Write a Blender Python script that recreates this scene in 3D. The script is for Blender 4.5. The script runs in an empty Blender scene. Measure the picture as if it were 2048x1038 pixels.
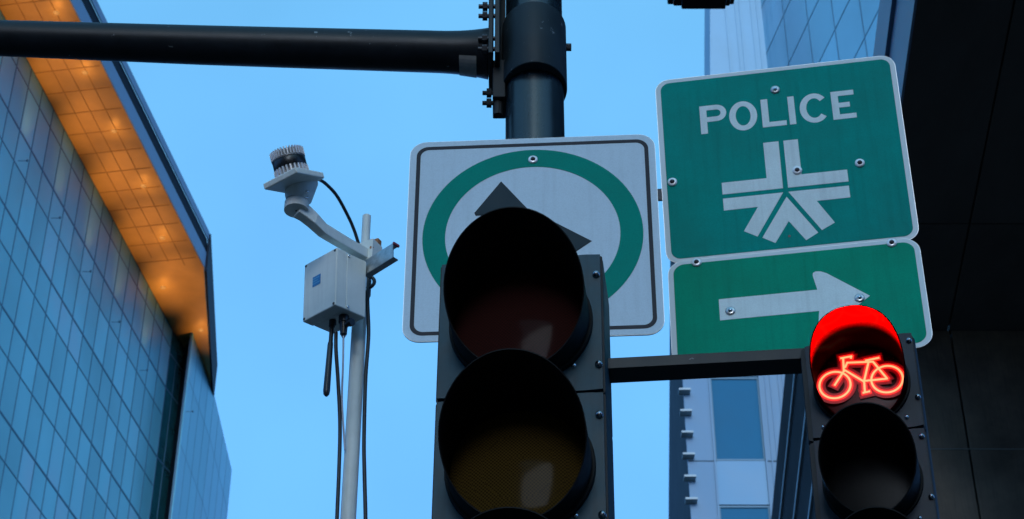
import bpy, bmesh, math, random
from mathutils import Vector, Matrix, Euler
random.seed(7)
R = math.radians
scn = bpy.context.scene
col = scn.collection

# ------------------------------------------------------------------ camera
cam_d = bpy.data.cameras.new('camera'); cam = bpy.data.objects.new('camera', cam_d); col.objects.link(cam)
cam.location = (0, 0, 1.6); cam.rotation_euler = (R(90+36.3), 0, 0)
cam_d.sensor_width = 36; cam_d.lens = 3900/2048*36; cam_d.clip_start = .1; cam_d.clip_end = 5000
cam_d.dof.use_dof = True; cam_d.dof.focus_distance = 4.4; cam_d.dof.aperture_fstop = 16
scn.camera = cam
scn.render.resolution_x = 1024; scn.render.resolution_y = 519

# ------------------------------------------------------------------ sky, sun, exposure
SUN_EL, SUN_AZ = R(20), R(180)
w = bpy.data.worlds.new('World'); scn.world = w; w.use_nodes = True
wn = w.node_tree; wn.nodes.clear()
sky = wn.nodes.new('ShaderNodeTexSky'); sky.sky_type = 'NISHITA'; sky.sun_disc = False
sky.sun_elevation = SUN_EL; sky.sun_rotation = SUN_AZ
sky.air_density = 1.0; sky.dust_density = 1.0; sky.ozone_density = 5.0; sky.altitude = 0
tint = wn.nodes.new('ShaderNodeMix'); tint.data_type = 'RGBA'; tint.blend_type = 'MULTIPLY'
tint.inputs[0].default_value = 1
wtc = wn.nodes.new('ShaderNodeTexCoord'); wsx = wn.nodes.new('ShaderNodeSeparateXYZ'); wr = wn.nodes.new('ShaderNodeValToRGB')
wn.links.new(wtc.outputs['Generated'], wsx.inputs[0]); wn.links.new(wsx.outputs[2], wr.inputs[0]); wn.links.new(wr.outputs[0], tint.inputs[7])
wr.color_ramp.elements[0].position = .30; wr.color_ramp.elements[0].color = (.155, .245, .42, 1)   # thin high cloud: brighter overhead
wr.color_ramp.elements[1].position = .72; wr.color_ramp.elements[1].color = (.60, .87, .70, 1)
wcl = wn.nodes.new('ShaderNodeTexNoise'); wcl.inputs['Scale'].default_value = 3.2; wcl.inputs['Detail'].default_value = 4; wn.links.new(wtc.outputs['Generated'], wcl.inputs[0])
wmr = wn.nodes.new('ShaderNodeMapRange'); wmr.inputs[1].default_value = .3; wmr.inputs[2].default_value = .7; wmr.inputs[3].default_value = .84; wmr.inputs[4].default_value = 1.06; wn.links.new(wcl.outputs[0], wmr.inputs[0])
tint2 = wn.nodes.new('ShaderNodeMix'); tint2.data_type = 'RGBA'; tint2.blend_type = 'MULTIPLY'; tint2.inputs[0].default_value = 1
wn.links.new(tint.outputs[2], tint2.inputs[6]); wn.links.new(wmr.outputs[0], tint2.inputs[7])
bg = wn.nodes.new('ShaderNodeBackground'); bg.inputs[1].default_value = .12
wo = wn.nodes.new('ShaderNodeOutputWorld')
wn.links.new(sky.outputs[0], tint.inputs[6]); wn.links.new(tint2.outputs[2], bg.inputs[0]); wn.links.new(bg.outputs[0], wo.inputs[0])
sd = bpy.data.lights.new('sun', 'SUN'); sd.energy = .29; sd.angle = R(25); sd.color = (.86, .93, 1)
sun = bpy.data.objects.new('sun', sd); col.objects.link(sun)
sun.rotation_euler = Euler((R(90)-SUN_EL, 0, R(180)-SUN_AZ))
scn.view_settings.view_transform = 'Standard'; scn.view_settings.look = 'None'
scn.view_settings.exposure = 2.42; scn.view_settings.gamma = 1

# ------------------------------------------------------------------ materials
def mat(name, c, rough=.5, metal=0., var=.0, vscale=8., bump=0., bscale=40., coat=0., coord='Object', spec=.5, var2=None, chips=None, streak=0., cell=0.):
    m = bpy.data.materials.new(name); m.use_nodes = True
    nt = m.node_tree; b = nt.nodes['Principled BSDF']
    b.inputs['Base Color'].default_value = (*c, 1); b.inputs['Roughness'].default_value = rough
    b.inputs['Metallic'].default_value = metal; b.inputs['Coat Weight'].default_value = coat
    b.inputs['Coat Roughness'].default_value = .08; b.inputs['Specular IOR Level'].default_value = spec
    tc = nt.nodes.new('ShaderNodeTexCoord')
    if var or var2:
        n = nt.nodes.new('ShaderNodeTexNoise'); n.inputs['Scale'].default_value = vscale; n.inputs['Detail'].default_value = 6
        n.inputs['Roughness'].default_value = .65
        nt.links.new(tc.outputs[coord], n.inputs[0])
        r = nt.nodes.new('ShaderNodeValToRGB'); r.color_ramp.elements[0].position = .3; r.color_ramp.elements[1].position = .7
        r.color_ramp.elements[0].color = (*[x*(1-var) for x in c], 1)
        r.color_ramp.elements[1].color = (*(var2 or [min(1, x*(1+var)) for x in c]), 1)
        nt.links.new(n.outputs[0], r.inputs[0]); nt.links.new(r.outputs[0], b.inputs['Base Color'])
        mr = nt.nodes.new('ShaderNodeMapRange'); mr.inputs[3].default_value = rough*.75; mr.inputs[4].default_value = min(1, rough*1.3)
        nt.links.new(n.outputs[0], mr.inputs[0]); nt.links.new(mr.outputs[0], b.inputs['Roughness'])
    def mul_in(fac_socket, colr):
        mx = nt.nodes.new('ShaderNodeMix'); mx.data_type = 'RGBA'
        src = b.inputs['Base Color'].links[0].from_socket if b.inputs['Base Color'].links else None
        if src: nt.links.new(src, mx.inputs[6])
        else: mx.inputs[6].default_value = (*c, 1)
        mx.inputs[7].default_value = (*colr, 1); nt.links.new(fac_socket, mx.inputs[0]); nt.links.new(mx.outputs[2], b.inputs['Base Color'])
    if streak:      # rain streaks and grime running down
        mp = nt.nodes.new('ShaderNodeMapping'); mp.inputs['Scale'].default_value = (60, 60, 3.5)
        nt.links.new(tc.outputs[coord], mp.inputs[0])
        n3 = nt.nodes.new('ShaderNodeTexNoise'); n3.inputs['Scale'].default_value = 1; n3.inputs['Detail'].default_value = 5
        nt.links.new(mp.outputs[0], n3.inputs[0])
        m3 = nt.nodes.new('ShaderNodeMapRange'); m3.inputs[1].default_value = .5; m3.inputs[2].default_value = .8; m3.inputs[4].default_value = streak
        nt.links.new(n3.outputs[0], m3.inputs[0]); mul_in(m3.outputs[0], [x*.45 for x in c])
    if cell:        # cells of the reflective sheeting
        vo_ = nt.nodes.new('ShaderNodeTexVoronoi'); vo_.inputs['Scale'].default_value = 260; nt.links.new(tc.outputs[coord], vo_.inputs[0])
        m5 = nt.nodes.new('ShaderNodeMapRange'); m5.inputs[1].default_value = .2; m5.inputs[2].default_value = .9; m5.inputs[4].default_value = cell
        nt.links.new(vo_.outputs[0], m5.inputs[0]); mul_in(m5.outputs[0], [x*.6 for x in c])
    if chips:       # paint chipped to bare metal
        n4 = nt.nodes.new('ShaderNodeTexNoise'); n4.inputs['Scale'].default_value = 26; n4.inputs['Detail'].default_value = 8; n4.inputs['Roughness'].default_value = .7
        nt.links.new(tc.outputs[coord], n4.inputs[0])
        m4 = nt.nodes.new('ShaderNodeMapRange'); m4.inputs[1].default_value = chips; m4.inputs[2].default_value = chips+.012
        nt.links.new(n4.outputs[0], m4.inputs[0]); mul_in(m4.outputs[0], (.16, .18, .19))
    if bump:
        n2 = nt.nodes.new('ShaderNodeTexNoise'); n2.inputs['Scale'].default_value = bscale; n2.inputs['Detail'].default_value = 4
        nt.links.new(tc.outputs[coord], n2.inputs[0])
        bp = nt.nodes.new('ShaderNodeBump'); bp.inputs[0].default_value = bump; bp.inputs[1].default_value = .002
        nt.links.new(n2.outputs[0], bp.inputs[2]); nt.links.new(bp.outputs[0], b.inputs['Normal'])
    return m
def emis(name, c, s):
    m = bpy.data.materials.new(name); m.use_nodes = True
    b = m.node_tree.nodes['Principled BSDF']; b.inputs['Base Color'].default_value = (*[x*.3 for x in c], 1)
    b.inputs['Emission Color'].default_value = (*c, 1); b.inputs['Emission Strength'].default_value = s
    return m
M = {}
M['pole'] = mat('satin_black_pole_paint', (.008, .018, .026), .25, 0, .35, 9, .2, 60, streak=.6)
M['arm'] = mat('worn_black_paint', (.008, .010, .013), .40, 0, .4, 12, .4, 70, chips=.68, streak=.5, spec=.22)
M['collar'] = mat('scuffed_black_collar', (.010, .020, .026), .6, 0, .4, 12, .2, 70, chips=.64, streak=.5, spec=.3)
M['housing'] = mat('dark_housing_polycarbonate', (.006, .040, .058), .5, 0, .3, 14, .35, 120, spec=.3, streak=.7)
M['bikehousing'] = mat('faded_black_housing', (.013, .019, .030), .5, 0, .3, 14, .35, 120, streak=.7, spec=.25)
M['gasket'] = mat('black_gasket_and_shade', (.006, .006, .007), .7)  # serves the gaskets and, on the pole clamp, stands in for shade
M['visor'] = mat('matt_black_visor', (.0035, .0035, .0035), .6, 0, .3, 20, spec=.12)
M['visorred'] = mat('red_tinted_visor', (.020, .0008, .0008), .45, 0, .2, 20, spec=.06, coat=.04, bump=.4, bscale=30)  # black hood tinted red, the signal's glow put into its colour
M['steel'] = mat('galvanised_steel', (.5, .5, .5), .3, .9, .25, 60)
M['bolt'] = mat('weathered_bolt', (.05, .05, .055), .45, .6, .4, 60)
M['screw'] = mat('bright_screw', (.75, .75, .76), .18, 1, .1, 90)
M['doorscrew'] = mat('dull_door_screw', (.30, .31, .33), .22, 1, .2, 90)
M['washer'] = mat('nylon_washer', (.75, .76, .78), .3, .3, .05, 80)
M['screwhole'] = mat('screw_recess', (.04, .03, .035), .5)
M['white'] = mat('white_reflective_sheeting', (.53, .63, .70), .5, 0, .05, 3, streak=.16, cell=.2, spec=.2)
M['signborder'] = mat('pale_sign_border', (.52, .60, .62), .45, 0, .06, 9)
M['signback'] = mat('bare_aluminium', (.55, .55, .56), .4, .8, .15, 20)
M['blackink'] = mat('black_sign_ink', (.012, .012, .02), .5, spec=.2)
M['slate'] = mat('slate_sign_ink', (.012, .026, .034), .6, 0, .08, 30, spec=.2)
M['greenring'] = mat('green_ring_ink', (.0, .23, .17), .55, 0, .08, 6, cell=.25, spec=.05)
M['green'] = mat('green_reflective_sheeting', (.0, .26, .215), .55, 0, .14, 5, .1, 400, streak=.35, cell=.3, spec=.05)
M['green2'] = mat('green_reflective_sheeting_newer', (.0, .28, .165), .55, 0, .14, 5, .1, 400, streak=.35, cell=.3, spec=.05)
M['legend'] = mat('pale_sign_lettering', (.65, .75, .75), .5, 0, .08, 12, streak=.25, cell=.2, spec=.2)
M['sensorgrey'] = mat('light_grey_paint', (.72, .73, .67), .5, 0, .06, 14, .1, 60, streak=.2)
M['greypole'] = mat('pale_grey_pole_paint', (.64, .65, .60), .5, 0, .08, 10, .1, 60, streak=.2)
M['alu'] = mat('machined_aluminium_fins', (.78, .74, .74), .4, .3, .1, 40)
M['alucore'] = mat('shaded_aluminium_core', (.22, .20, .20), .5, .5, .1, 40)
M['black'] = mat('gloss_black_plastic', (.008, .008, .01), .38, 0, .1, 20)
M['rubber'] = mat('black_cable_rubber', (.012, .012, .013), .5)
M['whitecable'] = mat('pale_cable', (.5, .5, .55), .5)
M['sticker'] = mat('blue_sticker', (.02, .19, .45), .4)
M['stickertext'] = mat('pale_sticker_text', (.12, .38, .6), .4)
M['armsticker'] = mat('dull_grey_sticker', (.30, .29, .27), .5, 0, .15, 60)
M['wood'] = mat('brown_plastic_block', (.32, .13, .05), .6, 0, .2, 40)
M['redtip'] = mat('red_end_cap', (.25, .04, .06), .5)
M['asphalt'] = mat('asphalt', (.05, .05, .052), .85, 0, .3, 2)
M['mullion'] = mat('dark_blue_mullion', (.045, .14, .21), .5)
M['glassdark'] = mat('dark_teal_glass', (.02, .12, .14), .15, .3, .5, .5)
M['fasciapale'] = mat('pale_metal_fascia', (.16, .24, .36), .4, .2, .1, .4)
M['fasciadark'] = mat('dark_metal_fascia', (.008, .012, .022), .6, spec=.1)
M['soffit'] = mat('copper_soffit_panel', (.55, .30, .09), .42, .35, .18, .35)
M['soffitjoint'] = mat('soffit_joint', (.30, .155, .05), .7)
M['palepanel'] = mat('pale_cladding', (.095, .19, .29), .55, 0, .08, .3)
M['palepanel2'] = mat('pale_ribbed_cladding', (.10, .195, .29), .55, 0, .06, .3)
M['towerpale'] = mat('pale_tower_cladding', (.20, .37, .50), .5, 0, .06, .3)
M['bluewin'] = mat('blue_window_glass', (.014, .11, .20), .5, 0, .08, .2)
M['bluewin'].node_tree.nodes['Principled BSDF'].inputs['Specular IOR Level'].default_value = .08
M['spandrel'] = mat('blue_spandrel', (.06, .20, .33), .45, 0, .06, .3)
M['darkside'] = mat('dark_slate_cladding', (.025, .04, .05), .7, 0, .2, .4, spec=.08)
M['ledge'] = mat('thin_pale_ledge', (.3, .36, .38), .5)
M['ribdark'] = mat('dark_ribbed_panel', (.016, .018, .022), .7, 0, .3, .2, spec=.05)
M['ribline'] = mat('light_metal_strip', (.35, .4, .44), .4, .3)
M['soffitdark'] = mat('black_soffit_panel', (.085, .066, .055), .65, 0, .35, 1.2, coord='Generated')
M['walldark'] = mat('dark_brown_wall_panel', (.17, .115, .075), .6, 0, .45, 1.6, streak=.5)
M['jointdark'] = mat('joint_shadow_gap', (.004, .004, .004), .8)
M['jointlight'] = mat('joint_metal_strip', (.22, .20, .17), .5)
M['bldgbehind'] = mat('dark_stone_tower', (.04, .04, .045), .7, 0, .3, .1)

def glass_mat(name, base, var, scale=.12, rough=.06, metal=.8, pale=(.5, .5, .62), spec=.5):
    m = bpy.data.materials.new(name); m.use_nodes = True
    nt = m.node_tree; b = nt.nodes['Principled BSDF']
    b.inputs['Metallic'].default_value = metal; b.inputs['Roughness'].default_value = rough; b.inputs['Specular IOR Level'].default_value = spec
    g = nt.nodes.new('ShaderNodeAttribute'); g.attribute_name = 'pane'
    tc = nt.nodes.new('ShaderNodeTexCoord')
    n = nt.nodes.new('ShaderNodeTexNoise'); n.inputs['Scale'].default_value = scale; n.inputs['Detail'].default_value = 3
    nt.links.new(tc.outputs['Object'], n.inputs[0])
    r = nt.nodes.new('ShaderNodeValToRGB')
    e = r.color_ramp.elements
    e[0].position = 0; e[0].color = (*[x*(1-var) for x in base], 1)
    e[1].position = 1; e[1].color = (*pale, 1)
    k = e.new(.62); k.color = (*[x*(1+var*.5) for x in base], 1)
    ad = nt.nodes.new('ShaderNodeMath'); ad.operation = 'MULTIPLY_ADD'; ad.inputs[1].default_value = .55
    su = nt.nodes.new('ShaderNodeMath'); su.operation = 'MULTIPLY_ADD'; su.inputs[1].default_value = 1.3; su.inputs[2].default_value = -.42
    nt.links.new(n.outputs[0], su.inputs[0])
    nt.links.new(g.outputs['Fac'], ad.inputs[0]); nt.links.new(su.outputs[0], ad.inputs[2])
    nt.links.new(ad.outputs[0], r.inputs[0]); nt.links.new(r.outputs[0], b.inputs['Base Color'])
    # slight waviness of the panes
    n2 = nt.nodes.new('ShaderNodeTexNoise'); n2.inputs['Scale'].default_value = .9
    nt.links.new(tc.outputs['Object'], n2.inputs[0])
    bp = nt.nodes.new('ShaderNodeBump'); bp.inputs[0].default_value = .15; bp.inputs[1].default_value = .05
    nt.links.new(n2.outputs[0], bp.inputs[2]); nt.links.new(bp.outputs[0], b.inputs['Normal'])
    return m
M['pane'] = glass_mat('blue_curtain_wall_glass', (.19, .55, .63), .24, rough=.3, metal=.08, pale=(.34,.56,.66), spec=.12)
M['pane2'] = glass_mat('pale_curtain_wall_glass', (.20, .54, .62), .12, .1, rough=.3, metal=.12, pale=(.22,.42,.50), spec=.15)
M['pane3'] = glass_mat('lattice_facade_glass', (.17, .42, .56), .2, .1, rough=.15, metal=.2, pale=(.44, .45, .56))

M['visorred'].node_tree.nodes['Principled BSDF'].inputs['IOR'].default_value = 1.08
def lens_mat(name, c, c2):
    m = bpy.data.materials.new(name); m.use_nodes = True
    nt = m.node_tree; b = nt.nodes['Principled BSDF']
    b.inputs['Roughness'].default_value = .09; b.inputs['IOR'].default_value = 1.25; b.inputs['Base Color'].default_value = (*c, 1)
    b.inputs['Coat Weight'].default_value = .0; b.inputs['Specular IOR Level'].default_value = .05; b.inputs['Coat Roughness'].default_value = .03
    tc = nt.nodes.new('ShaderNodeTexCoord')
    ck = nt.nodes.new('ShaderNodeTexChecker'); ck.inputs['Scale'].default_value = 270
    ck.inputs[1].default_value = (*c, 1); ck.inputs[2].default_value = (*c2, 1)
    nt.links.new(tc.outputs['Object'], ck.inputs[0]); nt.links.new(ck.outputs[0], b.inputs['Base Color'])
    return m
M['lensred'] = lens_mat('dark_red_lens', (.018, .008, .007), (.036, .009, .008))
M['lensamber'] = lens_mat('dark_amber_lens', (.022, .014, .005), (.065, .039, .008))
M['lensgreen'] = lens_mat('dark_green_lens', (.005, .03, .02), (.008, .045, .03))
M['lensblack'] = mat('smoked_lens', (.007, .007, .0075), .35, 0, .5, 18, spec=.06)
M['lenslit'] = mat('smoked_red_lens', (.05, .001, .001), .4, 0, .2, 30, spec=.2)
M['ledcore'] = emis('led_orange_core', (1, .31, .13), .34)
M['ledglow3'] = emis('painted_halo_faint', (1, .0, .008), .014)
M['ledglow2'] = emis('painted_halo_soft', (1, .0, .006), .040)
M['ledglow'] = emis('painted_halo_dim', (1, .0, .003), .09)
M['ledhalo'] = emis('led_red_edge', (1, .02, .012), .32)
M['soffitglow'] = emis('warm_soffit_glow', (1, .55, .17), .04)
M['uplight'] = mat('uplight_housing', (.2, .15, .1), .5)

# ------------------------------------------------------------------ mesh helpers
class MB:
    def __init__(s): s.v = []; s.f = []; s.sm = []
    def add(s, vs, fs, smooth=False):
        o = len(s.v); s.v += [tuple(p) for p in vs]; s.f += [tuple(i+o for i in q) for q in fs]; s.sm += [smooth]*len(fs); return s
    def box(s, c, d, rot=None):
        x, y, z = [k/2 for k in d]
        vs = [Vector(p) for p in ((-x,-y,-z),(x,-y,-z),(x,y,-z),(-x,y,-z),(-x,-y,z),(x,-y,z),(x,y,z),(-x,y,z))]
        if rot is not None: vs = [rot @ p for p in vs]
        return s.add([p+Vector(c) for p in vs], [(0,3,2,1),(4,5,6,7),(0,1,5,4),(1,2,6,5),(2,3,7,6),(3,0,4,7)])
    def prism(s, pts, y0, y1):          # outline in local XZ, between y0 (front) and y1 (back)
        a = sum(pts[i][0]*pts[(i+1) % len(pts)][1]-pts[(i+1) % len(pts)][0]*pts[i][1] for i in range(len(pts)))
        if a < 0: pts = pts[::-1]
        n = len(pts)
        vs = [(x, y0, z) for x, z in pts]+[(x, y1, z) for x, z in pts]
        fs = [tuple(range(n)), tuple(range(2*n-1, n-1, -1))]
        fs += [(i, n+i, n+(i+1) % n, (i+1) % n) for i in range(n)]
        return s.add(vs, fs)
    def prismz(s, pts, z0, z1, top=True):   # plan outline, between heights
        a = sum(pts[i][0]*pts[(i+1) % len(pts)][1]-pts[(i+1) % len(pts)][0]*pts[i][1] for i in range(len(pts)))
        if a < 0: pts = pts[::-1]
        n = len(pts)
        vs = [(x, y, z0) for x, y in pts]+[(x, y, z1) for x, y in pts]
        fs = [tuple(range(n-1, -1, -1)), tuple(range(n, 2*n))]+[(i, (i+1) % n, n+(i+1) % n, n+i) for i in range(n)]
        return s.add(vs, fs)
    def ring(s, outer, inner, y0, y1):  # two outlines of equal count in XZ
        n = len(outer)
        vs = [(x, y0, z) for x, z in outer]+[(x, y0, z) for x, z in inner]+[(x, y1, z) for x, z in outer]+[(x, y1, z) for x, z in inner]
        fs = []
        for i in range(n):
            j = (i+1) % n
            fs += [(i, j, n+j, n+i), (2*n+i, 3*n+i, 3*n+j, 2*n+j), (i, 2*n+i, 2*n+j, j), (n+i, n+j, 3*n+j, 3*n+i)]
        return s.add(vs, fs)
    def tube(s, p0, p1, r0, r1=None, n=24, caps=True, smooth=True):
        return s.path([p0, p1], [r0, r0 if r1 is None else r1], n, caps, smooth)
    def path(s, ps, rs, n=12, caps=True, smooth=True):
        ps = [Vector(p) for p in ps]
        if not isinstance(rs, (list, tuple)): rs = [rs]*len(ps)
        vs = []; prev = None
        for i, p in enumerate(ps):
            t = (ps[min(i+1, len(ps)-1)]-ps[max(i-1, 0)]).normalized()
            if prev is None:
                a = Vector((0, 0, 1)) if abs(t.z) < .9 else Vector((1, 0, 0))
                u = t.cross(a).normalized()
            else:
                u = (prev-t*prev.dot(t)).normalized()
            prev = u; q = t.cross(u)
            vs += [p+(u*math.cos(2*math.pi*k/n)+q*math.sin(2*math.pi*k/n))*rs[i] for k in range(n)]
        fs = [(i*n+k, i*n+(k+1) % n, (i+1)*n+(k+1) % n, (i+1)*n+k) for i in range(len(ps)-1) for k in range(n)]
        s.add(vs, fs, smooth)
        if caps:
            s.add(vs[:n], [tuple(range(n-1, -1, -1))]); s.add(vs[-n:], [tuple(range(n))])
        return s
    def lathe(s, prof, n=32, axis='z', smooth=True):   # prof: (radius, height)
        vs = []
        for r, h in prof:
            for k in range(n):
                a = 2*math.pi*k/n
                vs.append((r*math.cos(a), r*math.sin(a), h) if axis == 'z' else (r*math.cos(a), h, r*math.sin(a)))
        fs = []
        for i in range(len(prof)-1):
            for k in range(n):
                q = (i*n+k, i*n+(k+1) % n, (i+1)*n+(k+1) % n, (i+1)*n+k)
                fs.append(q if axis == 'z' else q[::-1])
        return s.add(vs, fs, smooth)
    def move(s, off): s.v = [tuple(Vector(p)+Vector(off)) for p in s.v]; return s
    def build(s, name, m, parent=None, bevel=0, label=None, loc=None):
        me = bpy.data.meshes.new(name); me.from_pydata([tuple(p) for p in s.v], [], s.f)
        for p, sm in zip(me.polygons, s.sm): p.use_smooth = sm
        bm = bmesh.new(); bm.from_mesh(me); bmesh.ops.recalc_face_normals(bm, faces=bm.faces); bm.to_mesh(me); bm.free()
        o = bpy.data.objects.new(name, me); col.objects.link(o); me.materials.append(m)
        if parent: o.parent = parent
        if loc: o.location = loc
        if label: o['label'] = label
        if bevel:
            b = o.modifiers.new('bevel', 'BEVEL'); b.width = bevel; b.segments = 3; b.limit_method = 'ANGLE'; b.angle_limit = R(40)
        return o
def thing(name, label, cat, loc=(0, 0, 0), rot=(0, 0, 0), group=None):
    o = bpy.data.objects.new(name, None); col.objects.link(o); o.empty_display_size = .1
    o.location = (loc[0], loc[1], loc[2])
    rz, rx, ry = [R(a) for a in rot]
    o.rotation_euler = (Matrix.Rotation(rz, 3, 'Z') @ Matrix.Rotation(rx, 3, 'X') @ Matrix.Rotation(ry, 3, 'Y')).to_euler()
    o['label'] = label; o['category'] = cat
    if group: o['group'] = group
    return o
def copy_tree(o, parent=None):
    c = o.copy(); col.objects.link(c)
    if parent: c.parent = parent
    for ch in list(o.children): copy_tree(ch, c)
    return c
def rrect(w, h, r, n=8, cx=0, cz=0):
    pts = []
    for sx, sz, a0 in ((1, 1, 0), (-1, 1, 90), (-1, -1, 180), (1, -1, 270)):
        for k in range(n+1):
            a = R(a0+90*k/n); pts.append((cx+sx*(w/2-r)+r*math.cos(a), cz+sz*(h/2-r)+r*math.sin(a)))
    return pts
def circ(r, n=64, cx=0, cz=0, rz=None, a0=0, a1=360):
    k = n if a1-a0 == 360 else n+1
    return [(cx+r*math.cos(R(a0+(a1-a0)*i/n)), cz+(rz or r)*math.sin(R(a0+(a1-a0)*i/n))) for i in range(k)]
G0 = 1.6    # eye height: everything up high was measured from the eye
def up(p): return (p[0], p[1], p[2]+G0)

# ------------------------------------------------------------------ ground
g = MB(); g.add([(-2500, -2500, 0), (2500, -2500, 0), (2500, 2500, 0), (-2500, 2500, 0)], [(0, 1, 2, 3)])
o = g.build('ground', M['asphalt']); o['kind'] = 'structure'

# ------------------------------------------------------------------ left glass tower with copper soffit
def set_pane(me, vals):
    at = me.attributes.new('pane', 'FLOAT', 'FACE')
    for i, v in enumerate(vals): at.data[i].value = v
H = 60+G0
def wall_frame(p0, p1):
    p0 = Vector((*p0, 0)); p1 = Vector((*p1, 0)); d = (p1-p0).normalized(); n = Vector((d.y, -d.x, 0))
    if n.dot(-p0) < 0: n = -n
    return p0, d, n, (p1-p0).length
lt = thing('office_tower', 'blue glass tower at the left with an amber lit soffit under its overhanging roof', 'building', (-21, 80, 0))
def L2(p): return (p[0]+21, p[1]-80)
def panes(parent, p0, p1, cols, rows, material, inset=.05, limit=100, score=None, thick=.06, lst=None):
    """cols: distances along the wall; rows: heights. Every pane a plate of its own."""
    P0, d, n, Ln = wall_frame(p0, p1); out = []
    for i in range(len(cols)-1):
        for j in range(len(rows)-1):
            a, b, z0, z1 = cols[i]+inset, cols[i+1]-inset, rows[j]+inset, rows[j+1]-inset
            q = [P0+d*a, P0+d*b]
            vs = [(*(q[0]).xy, z0), (*(q[1]).xy, z0), (*(q[1]).xy, z1), (*(q[0]).xy, z1)]
            bk = [(*(Vector(v)-n*thick).xy, v[2]) for v in vs]
            out.append((vs+bk, (Vector(vs[0])+Vector(vs[2]))/2))
    fs = [(0, 1, 2, 3), (4, 7, 6, 5), (0, 4, 5, 1), (1, 5, 6, 2), (2, 6, 7, 3), (3, 7, 4, 0)]
    def sc(t):
        c = t[1]-Vector((0, 0, G0)); dep = c.y*.806+c.z*.592
        u = 3900*c.x/dep; v = 3900*(-c.y*.592+c.z*.806)/dep
        vis = abs(u) < 1060 and abs(v) < 560
        return (0 if vis else 1e6)+c.length
    out.sort(key=sc)
    base = Vector(parent.location)
    for t in out[:limit]:
        mb = MB(); mb.add([Vector(v)-base for v in t[0]], fs)
        o = mb.build('window_pane', material, parent); set_pane(o.data, [random.random()**2]*6)
    if len(out) > limit:
        mb = MB(); vals = []
        for t in out[limit:]:
            mb.add([Vector(v)-base for v in t[0]], fs); vals += [random.random()**2]*6
        o = mb.build('window_pane_field', material, parent); o['kind'] = 'stuff'; set_pane(o.data, vals)
def grid(parent, p0, p1, cols, rows, material, wv=.05, wh=.06, proud=.02, thick=.12, bold=()):
    P0, d, n, Ln = wall_frame(p0, p1); mb = MB(); base = Vector(parent.location)
    rotm = Matrix((d, n, Vector((0, 0, 1)))).transposed()
    for a in cols:
        c = P0+d*a+n*(proud-thick/2); mb.box(Vector((c.x, c.y, (rows[0]+rows[-1])/2))-base, (wv, thick, rows[-1]-rows[0]), rotm)
    for j, z in enumerate(rows):
        c = P0+d*(cols[0]+cols[-1])/2+n*(proud-thick/2-.004); h = wh*(1.9 if j in bold else 1)
        mb.box(Vector((c.x, c.y, z))-base, (cols[-1]-cols[0], thick, h), rotm)
    mb.build('mullion_grid', material, parent)

A = (-18.559, 88.19); dA = Vector((.1602, .987)).normalized()
A0 = (A[0]-dA.x*62, A[1]-dA.y*62)
ws = 1.44
colsA = [62-ws*k for k in range(0, 24)][::-1]
zs = [G0+z for z in (60, 58.85, 56.3, 54.55, 52.0, 50.25, 47.7, 45.95, 43.4, 41.65, 39.1, 37.35, 34.8, 33.05)][::-1]
panes(lt, A0, A, colsA, zs, M['pane'], .03)
grid(lt, A0, A, colsA, zs, M['mullion'], .055, .055, bold=(1, 3, 5, 7, 9, 11, 13))
# recess and second wing
B1 = (-18.094, 90.011); C1 = (-17.497, 88.433); D1 = (-17.106, 94.819); E1 = (-17.09, 103.34)
mb = MB(); mb.prismz([L2(p) for p in [A0, (A[0]-.12, A[1]), (-18.20, 90.1), (-17.60, 88.6), (-17.2, 94.9), (-17.18, 103.3), (-40, 103.3), (-50, 30)]], 0, H-.05)
mb.build('core', M['fasciadark'], lt)
def wallplate(parent, name, pts4, material, thick=.05, base=None):
    """one flat wall plate given two plan points and two heights"""
    (x0, y0), (x1, y1), z0, z1 = pts4
    P0, d, n, Ln = wall_frame((x0, y0), (x1, y1)); b = base or Vector(parent.location)
    mb = MB(); q = [P0, P0+d*Ln]
    vs = [Vector((*v.xy, z)) for v, z in ((q[0], z0), (q[1], z0), (q[1], z1), (q[0], z1))]
    vs += [v-n*thick for v in vs]
    mb.add([v-b for v in vs], [(0, 1, 2, 3), (4, 7, 6, 5), (0, 4, 5, 1), (1, 5, 6, 2), (2, 6, 7, 3), (3, 7, 4, 0)])
    return mb.build(name, material, parent)
wallplate(lt, 'recess_glass', (A, B1, 30, H-.02), M['glassdark'])
grid(lt, A, B1, [.02, .9, 1.8], [G0+z for z in (34.8, 39.1, 43.4, 47.7, 52, 56.3, 58.5)], M['mullion'], .06, .10)
wallplate(lt, 'return_panel', (B1, C1, 30, H-.03), M['pane2'])
cols2 = [0, 1.6, 3.2, 4.8, 6.40]; rows2 = [G0+z for z in (30, 36, 42, 48, 53.0, 57.2, 60)]
panes(lt, C1, D1, cols2, rows2, M['pane2'], .012)
panes(lt, D1, E1, [0, 2.13, 4.26, 6.39, 8.52], rows2, M['pane2'], .012)
grid(lt, C1, D1, cols2, rows2, M['mullion'], .02, .03, .008)
grid(lt, D1, E1, [0, 2.13, 4.26, 6.39, 8.52], rows2, M['mullion'], .02, .03, .008)
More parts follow.
